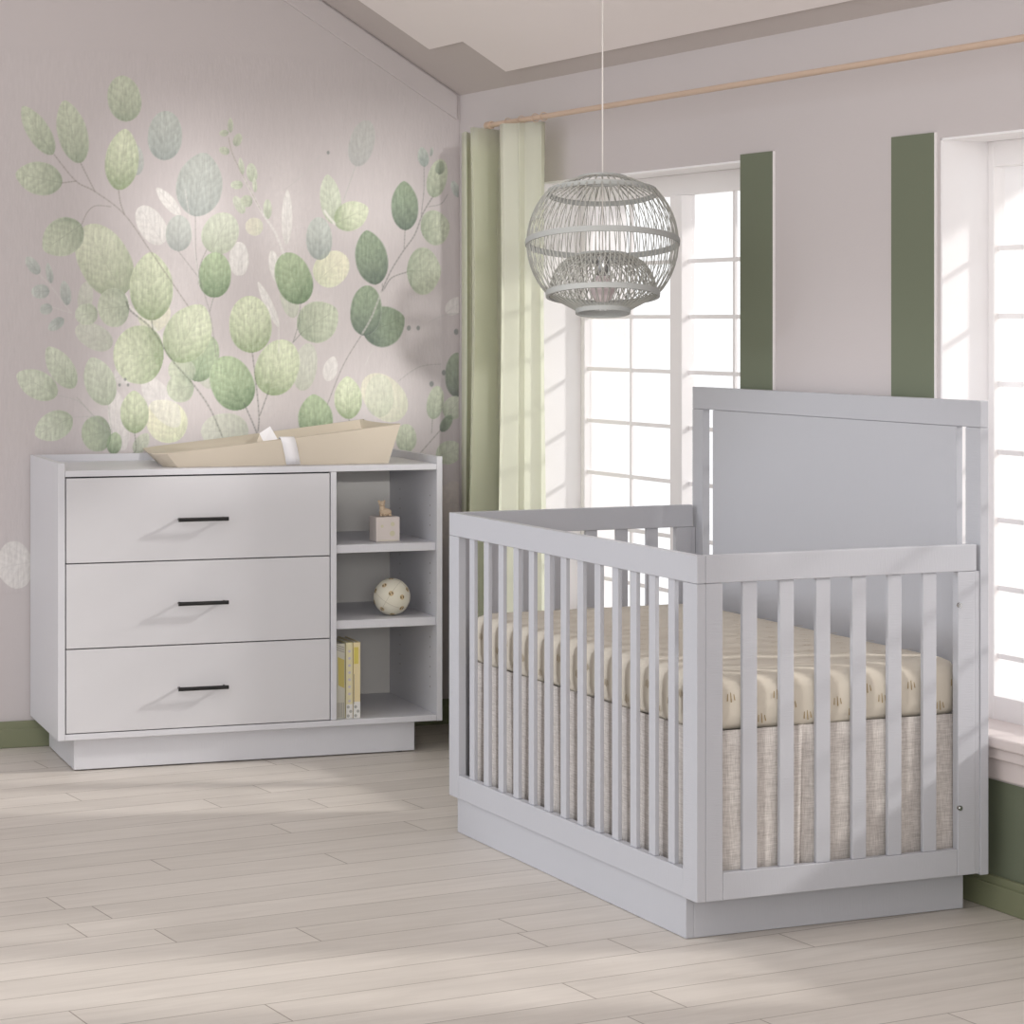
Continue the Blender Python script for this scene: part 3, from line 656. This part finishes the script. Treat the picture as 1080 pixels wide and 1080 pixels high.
    stems = [ # width, tone, points
     (1.3,(140,135,125),[(57,163),(80,191),(100,202),(131,226),(160,267),(180,296),(199,324)]),(1.2,(140,135,125),[(85,172),(93,188),(100,202)]),(1.2,(140,135,125),[(65,193),(80,191)]),(1,(150,145,138),[(86,237),(92,224),(101,217),(117,218)]),(1.2,(140,135,125),[(125,200),(127,214),(131,226)]),
     (1.7,(112,118,108),[(133,318),(138,328),(160,347),(180,378),(205,407),(222,432),(235,462)]),(1.4,(112,118,108),[(160,338),(161,348)]),(2.6,(238,236,230),[(133,312),(137,324),(160,343),(180,371)]),
     (1,(150,150,145),[(206,227),(208,283),(221,329),(228,376)]),(1,(150,150,145),[(218,263),(211,280),(209,300)]),(1,(150,150,145),[(188,265),(209,292)]),(1,(140,145,138),[(225,314),(221,329)]),(1.2,(226,224,220),[(195,200),(203,250),(210,300)]),
     (1.5,(100,105,98),[(266,372),(270,405),(273,438),(272,455)]),(1.4,(100,105,98),[(283,413),(274,438)]),(1.5,(100,105,98),[(257,425),(266,445),(272,460)]),
     (1,(120,122,120),[(447,176),(447,200),(444,228)]),(1.6,(120,122,118),[(456,208),(446,225),(437,248),(425,265),(412,286),(402,308)]),(2,(205,202,198),[(402,308),(392,334),(382,352)]),(1.3,(130,128,124),[(382,352),(362,385),(345,427)]),
     (1.1,(120,122,118),[(427,243),(426,262)]),(1.4,(120,122,118),[(429,287),(413,293),(405,305)]),(1,(120,122,118),[(403,299),(404,307)]),(1,(150,150,148),[(472,205),(465,215),(452,218)]),
     (1.1,(125,130,122),[(317,318),(315,340),(309,361)]),(1.1,(125,130,122),[(318,351),(309,361)]),(2.4,(236,234,230),[(257,187),(275,222),(290,245),(299,268)]),(1,(160,155,140),[(241,145),(245,162),(257,187),(275,222)]),(1,(226,224,220),[(294,345),(294,372)]),(1,(200,198,194),[(300,200),(318,186),(337,166)]),(1,(180,185,178),[(375,175),(362,212)]),(2.6,(236,234,228),[(353,236),(346,228),(342,222)]),
     (1.1,(170,168,165),[(420,402),(442,387),(465,384)]),(1.4,(130,130,122),[(443,478),(464,454)]),(1.1,(140,142,135),[(456,442),(455,457)]),(1,(190,188,186),[(452,340),(470,332),(488,331)]),
     (1.1,(175,175,168),[(81,419),(100,440),(118,456)]),(1,(190,190,186),[(60,417),(82,423),(100,440)]),(1,(190,190,186),[(76,440),(99,439)]),(1.2,(214,212,208),[(41,289),(55,304),(75,330)]),(1.1,(214,212,208),[(55,324),(75,330)]),
     (1.3,(110,115,105),[(142,457),(143,475),(136,480)]),(1,(190,192,184),[(114,427),(118,456)]),(1,(214,212,208),[(385,385),(392,370)]),(1.2,(120,125,115),[(368,442),(369,455)])]
    dots = [(126,406,1.7),(132,400,1.7),(135,406,1.7),(431,346,2.6),(441,346,2.4),(481,350,3),(468,393,2.8),(455,405,2.8),(346,161,2)]
    # wall coordinates of a surveyed point
    ca, sa = math.cos(R(YAW)), math.sin(R(YAW))
    def wp(px, py):
        a = (px-540)/F; dx = a*ca+sa; dy = -a*sa+ca; t_ = MY/dy; return dx*t_, HC-(py-HZ)/F*t_
    st = .0026
    x0, x1, z0, z1 = wp(-8, 0)[0], K[0]-.004, .50, 2.26
    nx, nz = int((x1-x0)/st)+1, int((z1-z0)/st)+1
    X, Z = np.meshgrid(np.linspace(x0, x1, nx), np.linspace(z0, z1, nz))
    lin = lambda c: np.array([srgb(*c)[k] for k in range(3)])
    base = np.array(srgb(204, 197, 197)[:3]); img = np.ones((nz, nx, 3))*base
    # paper grain: stretched random noise, smoothed
    def blur(a, kx, kz):
        for ax, k in ((1, kx), (0, kz)):
            if k > 1:
                ker = np.ones(k)/k; a = np.apply_along_axis(lambda v: np.convolve(v, ker, 'same'), ax, a)
        return a
    g1 = blur(rng.standard_normal((nz, nx)), 2, 14); g1 /= g1.std()
    g2 = blur(rng.standard_normal((nz, nx)), 4, 5); g2 /= g2.std()
    # pale washes behind the bouquet
    for px, py, rx, ry, s_ in ((165,330,.16,.30,.35),(300,250,.10,.30,.30),(215,230,.10,.22,.25),(130,430,.16,.14,.30),(400,420,.10,.10,.3),(262,420,.14,.14,.22),(330,330,.10,.16,.25)):
        cx, cz = wp(px, py); w_ = np.exp(-(((X-cx)/rx)**2+((Z-cz)/ry)**2)*1.6)*s_*1.5*(1+.12*g2)
        img = img*(1-w_[..., None]) + lin((236, 230, 228))*w_[..., None]
    def region(cx, cz, r):
        i0 = max(0, int((cx-r-x0)/st)); i1 = min(nx, int((cx+r-x0)/st)+2); j0 = max(0, int((cz-r-z0)/st)); j1 = min(nz, int((cz+r-z0)/st)+2); return slice(j0, j1), slice(i0, i1)
    def leaf(bx_, by, tx, ty, w, tone, al, pt):
        B = np.array(wp(bx_, by)); T = np.array(wp(tx, ty)); d = T-B; L_ = np.hypot(*d); d /= L_; n = np.array([-d[1], d[0]])
        W_ = w*MY/ca/F*.5/1.03*1.06; c = (B+T)/2; sl = region(*c, L_*.62+W_)
        x, z = X[sl]-B[0], Z[sl]-B[1]; t_ = (x*d[0]+z*d[1])/L_; s_ = (x*n[0]+z*n[1])
        q = 2*t_-1; ed = np.sqrt(np.clip(1-q*q, 0, 1))
        if pt: ed = ed*np.where(q > 0, 1-.30*q**2.2*1.0, 1-.12*np.abs(q)**3)
        # superellipse round the widest point a little nearer the base
        hw = W_*ed*(1+.10*np.clip(-q, 0, 1)); dist = (hw-np.abs(s_)); m = np.clip(dist/.0028+.3, 0, 1)*((t_ > 0) & (t_ < 1))
        ct, cb = lin(T_[tone][0]), lin(T_[tone][1]); k = np.clip(1-t_*1.05, 0, 1)**1.6
        k = np.clip(k+.25*(1-np.clip(dist/(.35*W_), 0, 1))*(.5 if tone in 'WC' else .8)-.0+.07*g2[sl], 0, 1)
        colr = ct*(1-k[..., None])+cb*k[..., None]
        # veins: midrib and side veins printed in a lighter / darker line
        sv = np.sin((t_*L_-np.abs(s_)*1.1)/.0050+g2[sl]*.8); vein = .055*sv+.045*g1[sl]
        vein = np.where((np.abs(s_) < .0016) & (t_ < .86), -.10, vein); colr = colr*(1+vein[..., None])
        rim = np.clip(1-np.abs(dist-.0022)/.002, 0, 1)*.22; colr = colr*(1-rim[..., None])+lin((236, 238, 224))*rim[..., None]
        a = (m*al)[..., None]; img[sl] = img[sl]*(1-a)+np.clip(colr, 0, 1)*a
    def stem(w, c, P_):
        P_ = [wp(*p) for p in P_]; pts = []
        for i in range(len(P_)-1):      # smooth the polyline
            p0_, p1, p2, p3 = [np.array(P_[min(max(i+k, 0), len(P_)-1)]) for k in (-1, 0, 1, 2)]
            for k in range(6):
                u = k/6; pts.append(.5*((2*p1)+(-p0_+p2)*u+(2*p0_-5*p1+4*p2-p3)*u*u+(-p0_+3*p1-3*p2+p3)*u**3))
        pts.append(np.array(P_[-1])); hw = max(w*.0033*.5, .0017)
        for a, b in zip(pts, pts[1:]):
            L_ = max(1e-6, np.hypot(*(b-a))); cc = (a+b)/2; sl = region(*cc, L_/2+hw*3); x, z = X[sl]-a[0], Z[sl]-a[1]; d = (b-a)/L_
            t_ = np.clip(x*d[0]+z*d[1], 0, L_); r = np.hypot(x-t_*d[0], z-t_*d[1]); m = (np.clip(1.5-r/hw, 0, 1)*.42)[..., None]; img[sl] = img[sl]*(1-m)+lin(c)*m
    for l in leaves[:34]: leaf(*l)
    for s_ in stems[7:8]: stem(*s_)
    for l in leaves[34:]: leaf(*l)
    for s_ in stems[:7]+stems[8:]: stem(*s_)
    for px, py, r in dots:
        cx, cz = wp(px, py); rr_ = r*.0031; sl = region(cx, cz, rr_*2); m = (np.clip((rr_-np.hypot(X[sl]-cx, (Z[sl]-cz)*.8))/.002, 0, 1)*.85)[..., None]; img[sl] = img[sl]*(1-m)+lin((140, 145, 142))*m
    # sandy hill outline low at the right of the print
    cx, cz = wp(487, 508); sl = region(cx, cz, .22); zz = cz+.006*np.sin(X[sl]*90)-.6*np.abs(X[sl]-cx)**2; m = (np.clip((zz-Z[sl])/.004, 0, 1)*(X[sl] > cx-.12)*.5*np.clip((Z[sl]-z0)/.05, 0, 1))[..., None]; img[sl] = img[sl]*(1-m)+lin((216, 208, 200))*(1+.05*g2[sl][..., None])*m
    img = np.clip(img*(1+.010*g1[..., None]), 0, 1)
    me = bpy.data.meshes.new('printed_leaf_mural'); n = nx*nz
    me.vertices.add(n); V = np.stack([X.ravel(), np.full(n, MY-.0015), Z.ravel()], 1).astype(np.float32); me.vertices.foreach_set('co', V.ravel())
    i = np.arange(nx-1)[None, :]+nx*np.arange(nz-1)[:, None]; q = np.stack([i, i+1, i+1+nx, i+nx], -1).reshape(-1, 4).astype(np.int32)
    q = q[Z.ravel()[q].max(1) < ZT-.088+SL*(K[0]-X.ravel()[q].max(1))]; f = len(q)
    me.loops.add(f*4); me.loops.foreach_set('vertex_index', q.ravel()); me.polygons.add(f); me.polygons.foreach_set('loop_start', np.arange(f, dtype=np.int32)*4)
    me.update(calc_edges=True)
    at = me.color_attributes.new('print', 'FLOAT_COLOR', 'POINT'); at.data.foreach_set('color', np.concatenate([img.reshape(-1, 3), np.ones((n, 1))], 1).astype(np.float32).ravel())
    m = bpy.data.materials.new('leaf_print'); m.use_nodes = True; nt = m.node_tree; p = nt.nodes['Principled BSDF']; p.inputs['Roughness'].default_value = .8
    vc = nt.nodes.new('ShaderNodeVertexColor'); vc.layer_name = 'print'; nt.links.new(vc.outputs[0], p.inputs['Base Color'])
    tc = nt.nodes.new('ShaderNodeTexCoord'); mp = nt.nodes.new('ShaderNodeMapping'); mp.inputs['Scale'].default_value = (160, 160, 45); nz_ = nt.nodes.new('ShaderNodeTexNoise'); nz_.inputs['Scale'].default_value = 1
    b = nt.nodes.new('ShaderNodeBump'); b.inputs['Strength'].default_value = .3; b.inputs['Distance'].default_value = .002
    nt.links.new(tc.outputs['Object'], mp.inputs[0]); nt.links.new(mp.outputs[0], nz_.inputs['Vector']); nt.links.new(nz_.outputs['Fac'], b.inputs['Height']); nt.links.new(b.outputs[0], p.inputs['Normal'])
    me.materials.append(m); o = bpy.data.objects.new('printed_leaf_mural', me); COL.objects.link(o); o.parent = back
    o['label'] = 'wall print of pale and dark green eucalyptus leaves on thin stems'
mural()
